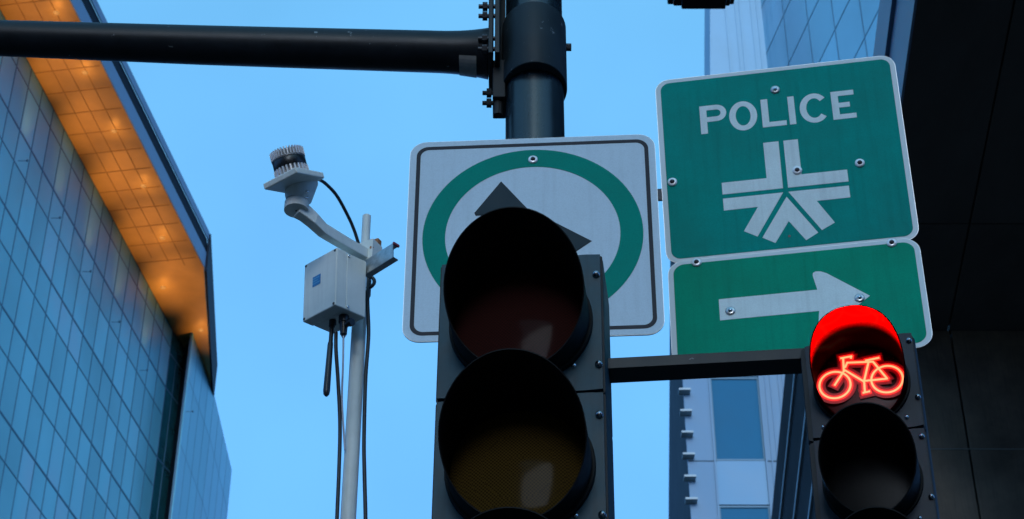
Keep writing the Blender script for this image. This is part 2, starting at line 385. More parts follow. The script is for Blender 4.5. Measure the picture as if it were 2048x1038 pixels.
# soffit
F0 = (-19.36, 63.73); dF = Vector((.1632, .9866)).normalized()
Fs = (F0[0]-dF.x*40, F0[1]-dF.y*40); Fc = (-16.12, 82.35); Fe = (-17.25, 95.2)
mb = MB(); mb.prismz([L2(p) for p in [(A0[0]-2, A0[1]), Fs, Fc, Fe, (-19.4, 95.2), (-19.6, 88)]], H, H+.3)
mb.build('soffit', M['soffit'], lt)
jm = MB()
fw = Vector((dF.x, dF.y, 0)); side = Vector((dF.y, -dF.x, 0))
rm = Matrix((side, fw, Vector((0, 0, 1)))).transposed()
for k in range(-12, 20):           # cross joints of the soffit panels
    t = k*1.5
    if t > 18.5: continue
    p = Vector((*F0, 0))+fw*t; jm.box((p.x-side.x*1.6+21, p.y-side.y*1.6-80, H-.01), (3.2, .035, .02), rm)
for s_ in (.75, 1.5, 2.25):        # long joints
    p = Vector((*F0, 0))-side*s_-fw*8; jm.box((p.x+21, p.y-80, H-.012), (.03, 54 - s_*1.2, .02), rm)
jm.build('soffit_joint', M['soffitjoint'], lt)
# fascia: three bands one above another, each a little proud of the last
def band(name, z0, z1, off, m):
    mb = MB()
    o1 = Vector((*Fs, 0))+side*off; c1 = Vector((*Fc, 0))+side*off; e1 = Vector((*Fe, 0))+Vector((off, 0, 0))
    mb.prismz([L2(p) for p in [o1.xy, c1.xy, e1.xy, (e1.x-.06, e1.y), (c1.x-.06, c1.y), (o1.x-.06, o1.y)]], z0, z1)
    return mb.build(name, m, lt)
band('fascia_lower_band', H-.02, H+.95, .06, M['fasciapale'])
band('fascia_recess', H+.95, H+1.8, .02, M['fasciadark'])
band('fascia_upper_band', H+1.8, H+2.3, .10, M['fasciapale'])
mb = MB(); mb.prismz([L2(p) for p in [Fe, (Fe[0]+.10, Fe[1]), (Fc[0]+.17, Fc[1]+.15), (Fc[0]+.05, Fc[1]+.1)]], H-.16, H+2.28)
mb.build('end_fascia', M['fasciadark'], lt)
mb = MB(); mb.prismz([L2(p) for p in [(A0[0]-30, A0[1]), (Fs[0]-.4, Fs[1]), (Fc[0]-.4, Fc[1]), (Fe[0]-.4, Fe[1]), (-40, 95)]], H+.3, H+2.2)
mb.build('roof', M['fasciadark'], lt)
for (x, y) in ((-20.9, 58.9), (-20.2, 63.2), (-19.63, 67.16), (-18.98, 71.33), (-18.22, 75.54), (-17.9, 79.8), (-18.50, 84.19), (-17.0, 88.2)):
    # floodlight added below the roof, tilted out to wash the soffit
    t_ = (y-A[1])/dA.y; fx = A[0]+dA.x*t_+.45 if y < 88 else -16.95
    f_ = MB(); f_.lathe([(0, -.06), (.04, -.06), (.05, .03), (.03, .03), (0, .02)], 12); f_.box((-.2, 0, -.03), (.4, .02, .02))
    lo = f_.build('extra_flood', M['mullion'], lt, loc=(fx+21, y-80, H-5.2))
    ld = bpy.data.lights.new('extra_flood_spot', 'SPOT'); ld.energy = 200; ld.color = (1, .50, .15); ld.shadow_soft_size = .1; ld.spot_size = R(66); ld.spot_blend = 1
    l2 = bpy.data.objects.new('extra_flood_spot', ld); col.objects.link(l2); l2.parent = lo; l2.location = (0, 0, .12)
    l2.rotation_euler = Vector((-1.35, 0, -5)).to_track_quat('Z', 'Y').to_euler()
    d_ = MB(); d_.lathe([(0, -.03), (.13, -.03), (.15, 0)], 20); do = d_.build('soffit_glow_disc', M['soffitglow'], lt, loc=(x+21, y-80, H-.002))  # emissive disc paints a pale glow spot on the soffit
    ld = bpy.data.lights.new('extra_soffit_spot', 'SPOT'); ld.energy = 3; ld.color = (1, .55, .17); ld.shadow_soft_size = .12; ld.spot_size = R(130); ld.spot_blend = 1
    l2 = bpy.data.objects.new('extra_soffit_spot', ld); col.objects.link(l2); l2.parent = do; l2.location = (0, 0, -.75); l2.rotation_euler = (R(180), 0, 0)  # added unseen spot aimed up, throws the pool of light around the disc
# ------------------------------------------------------------------ pale building seen under the police sign
pb = thing('office_building', 'pale clad office block with blue windows and small corner ledges, below the green signs', 'building', (10.9, 80, 0))
def Q(p): return (p[0]-10.9, p[1]-80)
ZP = 63.3+G0
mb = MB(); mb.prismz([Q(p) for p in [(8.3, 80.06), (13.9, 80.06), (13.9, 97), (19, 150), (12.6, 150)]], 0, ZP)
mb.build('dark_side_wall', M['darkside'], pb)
floor0 = 39.8
fp = MB(); rp = MB(); tp = MB()
fp.box((8.3+.65-10.9, -.04, ZP/2), (1.30, .2, ZP))            # left pale panel 8.3-9.6
fp.build('corner_panel', M['palepanel'], pb)
mb = MB(); mb.box((9.58-10.9, -.17, ZP/2), (.09, .1, ZP-.2)); mb.box((12.02-10.9, -.17, ZP/2), (.09, .1, ZP-.2)); mb.build('window_column_trim', M['palepanel2'], pb)
k = 0
for i in range(-4, 4):
    zb = floor0+7.1*i+G0
    if zb+4.7 > ZP-1: break
    w_ = MB(); w_.box((10.8-10.9, .03, zb+2.35), (2.32, .1, 4.62))
    wo_ = w_.build('window', M['bluewin'], pb)
    fr = MB()
    fr.ring(rrect(2.34, 4.68, .01, 1, 10.8-10.9, zb+2.35), rrect(2.22, 4.50, .01, 1, 10.8-10.9, zb+2.35), -.08, .0)
    fr.build('frame', M['mullion'], wo_)
    s_ = MB(); s_.box((10.8-10.9, -.02, zb+4.72+1.19), (2.34, .16, 2.34)); s_.build('spandrel_panel', M['spandrel'], pb)
    jj = MB(); jj.box((9.0-10.9, -.142, zb-.05), (1.3, .012, .05)); jj.box((12.9-10.9, -.142, zb-.05), (1.7, .012, .05)); jj.build('panel_joint', M['darkside'], pb)
mb = MB(); mb.box((12.98-10.9, -.03, ZP/2), (1.85, .18, ZP)); mb.build('ribbed_panel', M['palepanel2'], pb)
mb = MB()
for x in (12.3, 12.55, 12.95, 13.15, 13.5): mb.box((x-10.9, -.15, ZP/2), (.07, .07, ZP-.3))
mb.build('rib', M['palepanel'], pb)
z = 50.62
zz = [50.62+1.2*i for i in range(-14, 10)]
for z in zz:
    if z+G0 < ZP-.3:
        mb = MB(); mb.box((8.33-10.9, -.32, z+G0), (.56, .50, .10)); mb.build('corner_ledge', M['ledge'], pb)

# ------------------------------------------------------------------ glass lattice tower (upper right)
tw = thing('office_tower', 'blue glass tower with slanting mullion lines rising above the police sign', 'building', (19, 100, 0))
T0 = (17.42, 99.6); dT = Vector((.196, -.981)).normalized(); T1 = (T0[0]+dT.x*24, T0[1]+dT.y*24)
rowsT = [G0+z for z in (60.5, 64.8, 69.1, 73.4, 77.7, 82.0, 86.3, 90.6, 94.9, 99.2, 103.5, 107.8)]
colsT = [4*k for k in range(7)]
panes(tw, T0, T1, colsT, rowsT, M['pane3'], .05)
grid(tw, T0, T1, colsT, rowsT, M['mullion'], .09, .08)
mb = MB(); mb.prismz([(p[0]-19, p[1]-100) for p in [T0, T1, (T1[0]+12, T1[1]+5), (32, 105), (17.5, 105)]][:], 0, 110)
mb.v = [(x+.10, y+.02, z) for x, y, z in mb.v]
mb.build('core', M['fasciadark'], tw)
mb = MB()
vs = [(13.2, 99.5, 0), (17.45, 99.5, 0), (17.45, 99.5, 110), (14.7, 99.5, 110), (13.9, 99.5, 95.8+G0), (13.49, 99.5, 88.8+G0), (13.2, 99.5, 84)]
vs = [Vector(v)-Vector((19, 100, 0)) for v in vs]; n = len(vs)
mb.add(vs+[v+Vector((0, 5, 0)) for v in vs], [tuple(range(n)), tuple(range(2*n-1, n-1, -1))]+[(i, n+i, n+(i+1) % n, (i+1) % n) for i in range(n)])
mb.build('pale_end_wall', M['towerpale'], tw)
mb = MB()
for x in (14.9, 15.6, 15.9, 16.7, 17.1): mb.box((x-19, -.56, 80), (.08, .08, 58))
mb.build('wall_rib', M['towerpale'], tw)

# ------------------------------------------------------------------ ribbed dark building beyond the bike signal
rb = thing('office_building', 'dark panelled building with thin light strips, just left of the bicycle signal', 'building', (8, 50, 0))
Rd = Vector((.0605, .998)).normalized(); Rn = (7.35, 40.5); Rf = (Rn[0]+Rd.x*60, Rn[1]+Rd.y*60)
HR = 30+G0
mb = MB(); mb.prismz([(p[0]-8, p[1]-50) for p in [(Rn[0]+.05, Rn[1]), (Rf[0]+.05, Rf[1]), (Rf[0]+12, Rf[1]), (Rn[0]+12, Rn[1])]], 0, HR-.05)
mb.build('wall', M['ribdark'], rb)
tops = [30, 28.1, 25.9, 23.9, 21.8, 19.8, 17.8, 15.8, 13.8]
for i in range(len(tops)-1):
    o = wallplate(rb, 'cladding_panel', (Rn, Rf, tops[i+1]+.06+G0, tops[i]-.06+G0), M['ribdark'], .12)
    if i: wallplate(rb, 'metal_strip', ((Rn[0]-.06, Rn[1]), (Rf[0]-.06, Rf[1]), tops[i]-.05+G0, tops[i]+.05+G0), M['ribline'], .1)
# ------------------------------------------------------------------ dark overhanging building, right
db = thing('office_building', 'large black building overhanging the right edge with dark soffit and brown panel wall', 'building', (6, 14.7, 0))
def D(p): return (p[0]-6, p[1]-14.7)
sd_ = Vector((.067, 1)).normalized(); S1 = (3.24, 14.7); S0 = (3.24-sd_.x*14, 14.7-sd_.y*14)
ZS = 10+G0
# soffit boards with open joints
cells = [0, .735, 1.55, 2.9, 4.5, 7.5]
ys = [0, 3.1, 6.2, 9.35, 12.4, 14.1]
for i in range(len(cells)-1):
    for j in range(len(ys)-1):
        mb = MB(); gpx = .008
        def pt(a, t): return (S0[0]+sd_.x*t+a, S0[1]+sd_.y*t)
        mb.prismz([D(pt(cells[i]+gpx, ys[j]+gpx)), D(pt(cells[i+1]-gpx, ys[j]+gpx)), D(pt(cells[i+1]-gpx, ys[j+1]-gpx)), D(pt(cells[i]+gpx, ys[j+1]-gpx))], ZS, ZS+.05)
        mb.build('soffit_panel', M['soffitdark'], db)
mb = MB(); mb.prismz([D(p) for p in [(S0[0]+.02, S0[1]), (S1[0]+.02, S1[1]), (S1[0]+8, S1[1]), (S0[0]+8, S0[1])]], ZS+.052, ZS+1.0); mb.build('upper_storeys', M['jointdark'], db)
wallplate(db, 'pale_fascia', (S0, S1, ZS-.01, ZS+.62), M['fasciapale'], .02)
wallplate(db, 'pale_fascia', ((S0[0]-.03, S0[1]), (S1[0]-.03, S1[1]), ZS+.65, ZS+1.12), M['fasciapale'], .04)
# wall panels below
wx = [3.26, 3.99, 6.2, 8.6, 11]
wz = [0, 3, 6.0, 8.745+G0-1.25*0, 10+G0]
for i in range(len(wx)-1):
    for j in range(len(wz)-1):
        mb = MB(); mb.box(((wx[i]+wx[i+1])/2-6, .03, (wz[j]+wz[j+1])/2), (wx[i+1]-wx[i]-.02, .06, wz[j+1]-wz[j]-.016)); mb.build('wall_panel', M['walldark'], db)
mb = MB(); mb.box((7.13-6, .012, wz[3]), (7.7, .03, .010)); mb.build('metal_strip', M['jointlight'], db)
mb = MB(); mb.box((7.2-6, 4.1, 5.8), (7.8, 8, 11.6)); mb.build('wall', M['jointdark'], db)
# ------------------------------------------------------------------ towers across the street behind the viewer (mirrored in the lenses)
for nm, lb, x0, x1, y, h in (('office_building', 'dark stone office block across the street, mirrored at the left of the signal lenses', -60, -14.5, -45, 46),
                             ('office_building', 'dark stone office block across the street, mirrored at the right of the signal lenses', 0, 60, -42, 35),
                             ('office_building', 'far office block closing the street behind the viewer, mirrored low in the lenses', -40, 30, -120, 26)):
    t = thing(nm, lb, 'building', ((x0+x1)/2, y, 0))
    mb = MB(); mb.box((0, -10, h/2), (x1-x0, 20, h)); mb.build('wall', M['bldgbehind'], t)

# lit street lamps down the street behind the viewer
M["streetlamp"] = emis("warm_street_lamp", (1, .75, .4), 12)
for (x, y, h, lb) in ((-2.0, -22, 7.5, "nearest lit street lamp behind the viewer, mirrored as a dot in the lenses"), (-9.5, -30, 8.0, "lit street lamp on the far kerb behind the viewer, mirrored in the lenses"), (3.5, -34, 8.0, "third lit street lamp behind the viewer, mirrored in the lenses"), (-5.0, -60, 8.5, "farthest lit street lamp behind the viewer, mirrored in the lenses")):
    t = thing("street_lamp", lb, "street lamp", (x, y, 0), group="street lamps behind the viewer")
    MB().tube((0, 0, 0), (0, 0, h), .09, .05, 12).build("pole", M["arm"], t)
    mb = MB(); mb.lathe([(0, -.08), (.14, -.06), (.18, .06), (0, .1)], 16); mb.build("lamp", M["streetlamp"], t, loc=(0, .1, h))

# ------------------------------------------------------------------ signal pole with mast arm
sp = thing('signal_pole', 'black round steel pole with a bolted collar and a long mast arm reaching left', 'pole', (.06, 3.9, 0))
mb = MB(); mb.tube((0, 0, 0), (0, 0, 6.6), .079, .0765, 48); mb.lathe([(.16, 0), (.16, .03), (.1, .05), (.085, .3)], 32); mb.build('pole', M['pole'], sp)
mb = MB()   # collar, a little deeper than it is wide
n = 48; vs = []; zt, zb_ = 3.640+G0, 3.421+G0
for ex, ey in ((.0865, .112), (.0785, .080)):
    for zc in (zt, zb_):
        for k in range(n): a = 2*math.pi*k/n; vs.append((ex*math.cos(a), ey*math.sin(a), zc))
fs = []
for k in range(n):
    j = (k+1) % n
    fs += [(k, n+k, n+j, j), (2*n+k, 2*n+j, 3*n+j, 3*n+k), (k, j, 2*n+j, 2*n+k), (n+k, 3*n+k, 3*n+j, n+j)]
mb.add(vs, fs); co = mb.build('collar', M['collar'], sp, .003)
for p in co.data.polygons: p.use_smooth = abs(p.normal.z) < .5
fl = MB(); fl.box((-.1165, -.012, 3.66+G0), (.012, .155, .37)); fl.build('flange_plate', M['arm'], sp, .002)
fl = MB(); fl.box((-.0990, -.012, 3.66+G0), (.013, .155, .37)); fl.build('flange_plate', M['arm'], sp, .002)
fl = MB(); fl.box((-.086, .03, 3.64+G0), (.016, .05, .36)); fl.build('gusset', M['gasket'], sp)  # black fill painted for the shaded gap beside the collar
fl = MB(); fl.box((-.094, .012, 3.435+G0), (.034, .09, .13)); fl.build('lower_clamp', M['gasket'], sp, .003)  # black colour in place of the shade below the flange
fl = MB(); fl.tube((-.097, -.01, 3.325+G0), (-.097, -.01, 3.372+G0), .0125, n=8); fl.build('clamp_lug', M['gasket'], sp, .001)
for zc, xx, yy in ((3.657, -.126, -.072), (3.622, -.126, -.072), (3.540, -.126, -.072), (3.503, -.126, -.072), (3.403, -.114, -.01), (3.368, -.114, -.01)):
    b = MB(); b.tube((.03, 0, 0), (-.024, 0, 0), .0062, n=10); b.tube((0, 0, 0), (-.013, 0, 0), .0130, n=6, smooth=False)
    b.build('bolt', M['bolt'] if zc > 3.45 else M['gasket'], sp, .0008, loc=(xx, yy, zc+G0))  # lower bolts carry the same painted shade
b = MB(); b.tube((-.02, 0, 0), (.012, 0, 0), .011, n=6, smooth=False); b.build('bolt', M['bolt'], sp, .0008, loc=(.088, 0, 3.575+G0))
am = MB(); ps = []; rs = []
for k in range(0, 9):                      # slight trumpet end at the flange
    t = k/8; ps.append((-.1225-.16*t, 0, 3.552+G0+.0072*t)); rs.append(.0570+.013*(1-t)**2.6)
ps += [(-.9, 0, 3.583+G0), (-1.5, 0, 3.611+G0), (-4.2, 0, 3.74+G0)]; rs += [.0535, .0485, .040]
am.path(ps, rs, 48); arm_o = am.build('mast_arm', M['arm'], sp)
st = MB(); vs = []
for i in range(2):
    for k in range(9):
        an_ = R(-32+74*k/8); x = -.155-.046*i; r0 = (.0672, .0618)[i]
        vs.append((x, -r0*math.sin(an_), 3.552+G0+(-.129-x)*.045-r0*math.cos(an_)))
st.add(vs, [(k, k+1, 9+k+1, 9+k) for k in range(8)]); st.build('arm_sticker', M['armsticker'], sp)
# bracket arms that carry the signals and signs
mb = MB(); mb.box((-.01, -.14, 2.6+G0), (.05, .26, .04)); mb.box((-.01, -.14, 1.9+G0), (.05, .26, .04)); mb.build('signal_bracket', M['arm'], sp, .003)
mb = MB(); mb.box((.24, -.058, 3.02+G0), (.46, .006, .035), Matrix.Rotation(R(-3), 3, 'Z')); mb.build('sign_strap', M['bolt'], sp)

# luminaire on the same pole line, its dark end reaching into the top of the frame
sl = thing('street_light', 'dark stepped underside of a street light fixture cut off by the top edge', 'street light', (1.43, 10.45, 0))
mb = MB()
for (xc, yf, zb, dx, dy, dz) in ((1.412, 10.50, 10.0, .325, .5, .10), (1.408, 10.56, 10.09, .42, .6, .14), (1.418, 10.68, 10.22, .50, .8, .2)):
    mb.box((xc-1.43, yf-dy/2-10.45, zb+dz/2+G0), (dx, dy, dz))
mb.build('lamp_head', M['arm'], sl, .01)
mb = MB(); mb.path([(0, -.3, 10.4+G0), (.0, -.6, 11.0+G0), (-.4, -1.6, 12.6+G0), (-.9, -3.0, 13+G0)], .05, 16); mb.build('lamp_arm', M['arm'], sl)

# ------------------------------------------------------------------ signs
def washer_screw(parent, x, z, y=-.004, bright=False, dark=False):
    mb = MB(); mb.lathe([(0, -.0015), (.0095, -.0015), (.0120, .0), (.0120, .003)], 24, 'y'); wv = mb.build('screw', M['steel'] if dark else M['washer'], parent, loc=(x, y-.002, z))
    s = MB(); s.lathe([(0, -.005), (.0038, -.0045), (.0062, -.001), (.0062, .0)], 12, 'y'); s.build('screw_head', M['screw'] if bright else M['screwhole'], wv, loc=(0, -.001, 0))
    return wv
ws_ = thing('traffic_sign', 'white square sign with a green ring and two dark arrows behind the large traffic signal', 'sign', up((.0495, 3.7439, 2.8253)), (-3.39, -1.06, .08))
MB().prism(rrect(.61, .61, .042, 10), 0, .004).build('plate', M['signback'], ws_)
MB().prism(rrect(.608, .608, .041, 10), -.0006, .0).build('white_face', M['white'], ws_)
MB().ring(rrect(.576, .576, .03, 10), rrect(.556, .556, .022, 10), -.0012, -.0005).build('border_line', M['blackink'], ws_)
MB().ring(circ(.266, 96), circ(.211, 96), -.0013, -.0005).build('green_ring', M['greenring'], ws_)
k_ = .61/.5737
def arrowpts(pts): return [(x, z*k_) for x, z in pts]
up_arrow = arrowpts([(-.0767, .1581), (-.1414, .0672), (-.1381, .0587), (-.100, .0600), (-.100, -.16), (-.055, -.16), (-.055, .064), (-.012, .0740)])
rt_arrow = arrowpts([(.1422, -.0258), (.0507, .0341), (.052, -.003), (-.052, -.003), (-.052, -.045), (.052, -.045), (.0530, -.087), (.060, -.0865)])
for nm, pts in (('up_arrow', up_arrow), ('right_arrow', rt_arrow)):
    cx = sum(p[0] for p in pts)/len(pts); cz = sum(p[1] for p in pts)/len(pts)
    MB().prism(pts, -.0011, -.0005).build(nm, M['blackink'], ws_)
    ins = []
    n = len(pts)
    area = sum(pts[i][0]*pts[(i+1) % n][1]-pts[(i+1) % n][0]*pts[i][1] for i in range(n)); sg = 1 if area > 0 else -1
    for i in range(n):
        p0, p1, p2 = Vector(pts[i-1]), Vector(pts[i]), Vector(pts[(i+1) % n])
        d1 = (p1-p0).normalized(); d2 = (p2-p1).normalized()
        n1 = Vector((-d1.y, d1.x))*sg; n2 = Vector((-d2.y, d2.x))*sg; b = (n1+n2)
        b = b/max(.35, b.length_squared/2)
        ins.append(tuple(p1+b*.0018))
    MB().prism(ins, -.0018, -.0006).build(nm, M['slate'], ws_)
washer_screw(ws_, .002, .2335, -.0015)
washer_screw(ws_, .0, -.235, -.0015)

ps_ = thing('police_sign', 'green police direction sign with white lettering and a star shaped emblem of chevrons', 'sign', up((.6734, 3.7612, 3.079)), (-9.79, 5.21, .07))
W_, H_ = .61, .5524
MB().prism(rrect(W_, H_, .036, 10), 0, .003).build('plate', M['signback'], ps_)
MB().prism(rrect(W_-.002, H_-.002, .035, 10), -.0006, 0).build('border', M['signborder'], ps_)
MB().prism(rrect(W_-.027, H_-.024, .024, 10), -.0012, -.0005).build('green_face', M['green'], ps_)
# lettering as outlines
def glyph(mb, ring_=None, polys=(), y0=-.0018, y1=-.0010):
    for p in polys: mb.prism(p, y0, y1)
    if ring_: mb.ring(*ring_, y0, y1)
zt_, zb = .1797, .0942; s_ = .0172; t_ = .0145
lets = []
def box2(x0, x1, z0, z1): return [(x0, z0), (x1, z0), (x1, z1), (x0, z1)]
def letter(fn):
    mb = MB(); fn(mb); mb.build('letter', M['legend'], ps_)
def P_(mb):
    x0 = -.1962; mb.prism(box2(x0, x0+s_, zb, zt_), -.0018, -.001)
    cz = (zt_+.1295)/2; rr = (zt_-.1295)/2; xc = -.129-rr
    out = [(x0+s_+.0001, zt_)]+circ(rr, 14, xc, cz, a0=90, a1=-90)+[(x0+s_+.0001, .1295)]
    inn = [(x0+s_+.0001, zt_-t_)]+circ(rr-t_, 14, xc, cz, a0=90, a1=-90)+[(x0+s_+.0001, .1295+t_)]
    # bowl as a strip
    vs = []; 
    for i in range(len(out)-1): mb.prism([out[i], out[i+1], inn[i+1], inn[i]], -.0018, -.001)
def O_(mb): mb.ring(circ(.0352, 48, -.0874, .1365, .0448), circ(.0352-.0165, 48, -.0874, .1365, .0448-.0150), -.0018, -.001)
def L_(mb): mb.prism([(-.0408, zb), (.0195, zb), (.0195, zb+t_), (-.0408+s_, zb+t_), (-.0408+s_, zt_), (-.0408, zt_)], -.0018, -.001)
def I_(mb): mb.prism(box2(.0270, .0270+s_*.93, zb, zt_), -.0018, -.001)
def C_(mb):
    a = [40+(280*i/30) for i in range(31)]
    o_ = [(.0915+.0365*math.cos(R(q)), .1365+.0448*math.sin(R(q))) for q in a]; i_ = [(.0915+.0200*math.cos(R(q)), .1365+.0300*math.sin(R(q))) for q in a]
    for i in range(30): mb.prism([o_[i], o_[i+1], i_[i+1], i_[i]], -.0018, -.001)
def E_(mb): mb.prism([(.1355, zb), (.1935, zb), (.1935, zb+t_), (.1355+s_, zb+t_), (.1355+s_, .1295), (.1800, .1295), (.1800, .1295+t_), (.1355+s_, .1295+t_), (.1355+s_, zt_-t_), (.1925, zt_-t_), (.1925, zt_), (.1355, zt_)], -.0018, -.001)
for fn in (P_, O_, L_, I_, C_, E_): letter(fn)
for pts in ([(-.0441, .0476), (-.0061, .0476), (-.0065, -.0926), (-.1555, -.0926), (-.1555, -.0582), (-.0441, -.0582)],
            [(.0062, .0476), (.0420, .0476), (.0420, -.0576), (.1535, -.0576), (.1535, -.0926), (.0058, -.0926)],
            [(-.1555, -.1050), (-.0075, -.1048), (-.0795, -.2241), (-.1111, -.2049), (-.0719, -.1392), (-.1555, -.1400)],
            [(.0053, -.1045), (.1530, -.1050), (.1530, -.1390), (.0718, -.1396), (.1090, -.2065), (.0761, -.2240)],
            [(-.0001, -.1185), (.0665, -.2300), (.0360, -.2482), (-.0010, -.1890), (-.0381, -.2473), (-.0683, -.2288)]):
    MB().prism(pts, -.0018, -.001).build('emblem_chevron', M['legend'], ps_)
for x, z_ in ((.0325, -.0452), (.186, -.0429), (-.2771, -.0407)): washer_screw(ps_, x, z_, -.0018)
washer_screw(ps_, -.001, .2059, -.0014, dark=True, bright=True)
MB().lathe([(0, -.0002), (.0035, -.0002)], 12, 'y').build('drill_hole', M['screwhole'], ps_, loc=(-.0032, -.0014, -.2318))

as_ = thing('direction_sign', 'green sign with a white arrow pointing right, mounted below the police sign', 'sign', up((.6733, 3.7753, 2.6462)), (-10.33, -.6, .43))
W2, H2 = .6025, .3147
MB().prism(rrect(W2, H2, .040, 10), 0, .003).build('plate', M['signback'], as_)
MB().prism(rrect(W2-.002, H2-.002, .039, 10), -.0006, 0).build('border', M['signborder'], as_)
MB().prism(rrect(W2-.027, H2-.024, .028, 10), -.0012, -.0005).build('green_face', M['green2'], as_)
MB().prism([(x*.988, z*.988-.006) for x, z in ((-.1853, -.0248), (.0505, -.0248), (.0440, -.0720), (.0465, -.0800), (.056, -.0830), (.0710, -.0770), (.1729, .0051), (.0780, .0830), (.0640, .0905), (.0520, .0920), (.0450, .0880), (.0440, .0800), (.0513, .0374), (-.1851, .0374))], -.0018, -.001).build('arrow', M['legend'], as_)
for x, z_, br in ((-.1571, -.0064, True), (.1463, -.005, True)): washer_screw(as_, x, z_, -.0018, br, True)
washer_screw(as_, -.2303, .1460, -.0022); washer_screw(as_, .2370, .1460, -.0022)
mb = MB(); mb.box((0, .02, 0), (.04, .03, .26)); mb.build('rear_rail', M['signback'], as_)
mb = MB(); mb.box((0, .02, 0), (.04, .03, .5)); mb.build('rear_rail', M['signback'], ps_)

# ------------------------------------------------------------------ signals
def visor(r, Lt, Lb, m, parent, z, th=.0025, n=64, pw=1.05):
    mb = MB(); vs = []; rows = 8
    for sgn, rr in ((0, r), (1, r-th)):
        for j in range(rows+1):
            for k in range(n):
                a = 2*math.pi*k/n; h = (math.sin(a)+1)/2; L = Lb+(Lt-Lb)*((h*h*(3-2*h)) if pw == 0 else h**pw)
                vs.append((rr*math.cos(a), -L*j/rows, rr*math.sin(a)))
    q = (rows+1)*n; fs = []
    for j in range(rows):
        for k in range(n):
            k2 = (k+1) % n
            fs.append((j*n+k, j*n+k2, (j+1)*n+k2, (j+1)*n+k)); fs.append((q+j*n+k, q+(j+1)*n+k, q+(j+1)*n+k2, q+j*n+k2))
    mb.add(vs, fs, True)
    e = rows*n
    mb.add([vs[e+k] for k in range(n)]+[vs[q+e+k] for k in range(n)], [(k, (k+1) % n, n+(k+1) % n, n+k) for k in range(n)])
    o = mb.build('visor', m, parent, loc=(0, 0, z)); return o
def lens(r, bulge, m, parent, z, y=-.004, name='lens'):
    mb = MB(); prof = [(r*math.sin(R(90*k/14))if k else 0.0001, -bulge*math.cos(R(90*k/14))) for k in range(15)]
    mb.lathe(prof, 64, 'y'); return mb.build(name, m, parent, loc=(0, y, z))
def wing_screw(parent, x, z, y=-.006, s=1):
    mb = MB(); mb.lathe([(0, -.008*s), (.004*s, -.0075*s), (.0065*s, -.005*s), (.0075*s, .0)], 20, 'y')
    mb.build('door_screw', M['doorscrew'], parent, loc=(x, y, z))
ms = thing('traffic_signal', 'large unlit three section traffic signal head with long black visors in the centre foreground', 'traffic signal', up((.0179, 3.3290, 2.2711)), (-6.96, -.64, .39))
HM = .3457; WM = .345
for i, lm_ in enumerate(('lensred', 'lensamber', 'lensgreen')):
    z0 = -HM*i
    hb = MB(); hb.box((0, .095, z0), (WM, .17, HM-.003)); hbo = hb.build('housing_section', M['housing'], ms, .004)
    g_ = MB(); g_.prism(rrect(WM-.001, HM-.003, .004, 4, 0, z0), .001, .012); g_.build('gasket', M['gasket'], ms)
    # door with a round opening
    dmb = MB(); out = []; inn = []
    n = 64
    for k in range(n):
        a = 2*math.pi*k/n; c, s = math.cos(a), math.sin(a); h = WM/2-.0045; v = HM/2-.0030
        q = min(h/abs(c) if abs(c) > 1e-6 else 9, v/abs(s) if abs(s) > 1e-6 else 9)
        out.append((q*c, q*s)); inn.append((.146*c, .146*s))
    out2 = out
    dmb.ring(out, inn, -.010, .002); dmb.move((0, 0, z0)); dmb.build('door', M['housing'], ms)
    fl = MB(); fl.ring(circ(.1490, 64), circ(.141, 64), -.022, -.009); fl.move((.002, 0, z0)); fl.build('visor_flange', M['visor'], ms, .002)
    lo = lens(.1450, .030, M[lm_], ms, z0, .004)
    vo = visor(.1425, .215, .052, M['visor'], ms, z0); vo.location.x = .002; vo.location.y = -.008
    for x, z_ in ((.1615, .1150), (.1630, -.1110)): wing_screw(ms, x-.002, z0+z_, -.011, 1.1)
    for a in (-45, 45, 135, 225):
        b = MB(); b.lathe([(0, -.006), (.004, -.005), (.0055, 0)], 12, 'y'); b.build('visor_screw', M['screw'], ms, loc=(.1560*math.cos(R(a)), -.011, z0+.1560*math.sin(R(a))))
bs = thing('bicycle_signal', 'smaller signal head with a lit red bicycle symbol under a glowing red hood', 'traffic signal', up((.7038, 3.3201, 2.1197)), (-14.47, .17, .56))
WB = .235; HB = .2253
for i in range(3):
    z0 = -HB*i
    MB().box((0, .075, z0), (WB, .13, HB-.002)).build('housing_section', M['bikehousing'], bs, .006)
    MB().prism(rrect(WB-.006, HB-.004, .008, 6, 0, z0), .001, .010).build('gasket', M['gasket'], bs)
    dmb = MB(); out = []; inn = []
    for k in range(64):
        a = 2*math.pi*k/64; c, s = math.cos(a), math.sin(a); h = WB/2-.009; v = HB/2-.0022
        q = min(h/abs(c) if abs(c) > 1e-6 else 9, v/abs(s) if abs(s) > 1e-6 else 9); out.append((q*c, q*s)); inn.append((.093*c, .093*s))
    dmb.ring(out, inn, -.008, .002); dmb.move((.004, 0, z0)); dmb.build('door', M['bikehousing'], bs)
    MB().ring(circ(.097, 64, .002, z0), circ(.0905, 64, .002, z0), -.015, -.007).build('visor_flange', M['visor'], bs, .0015)
    lens(.0925, .012, M['lenslit'] if i == 0 else M['lensblack'], bs, z0, 0)
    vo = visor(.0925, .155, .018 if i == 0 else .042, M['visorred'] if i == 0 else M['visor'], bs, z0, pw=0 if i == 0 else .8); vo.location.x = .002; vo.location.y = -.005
    for x, z_ in ((.106, .090), (.109, -.045)): wing_screw(bs, x, z0+z_, -.009, .8)
    for x in (-.082, .082):
        b = MB(); b.lathe([(0, -.005), (.003, -.0045), (.0045, 0)], 12, 'y'); b.build('visor_screw', M['screw'], bs, loc=(x, -.009, z0-.088))
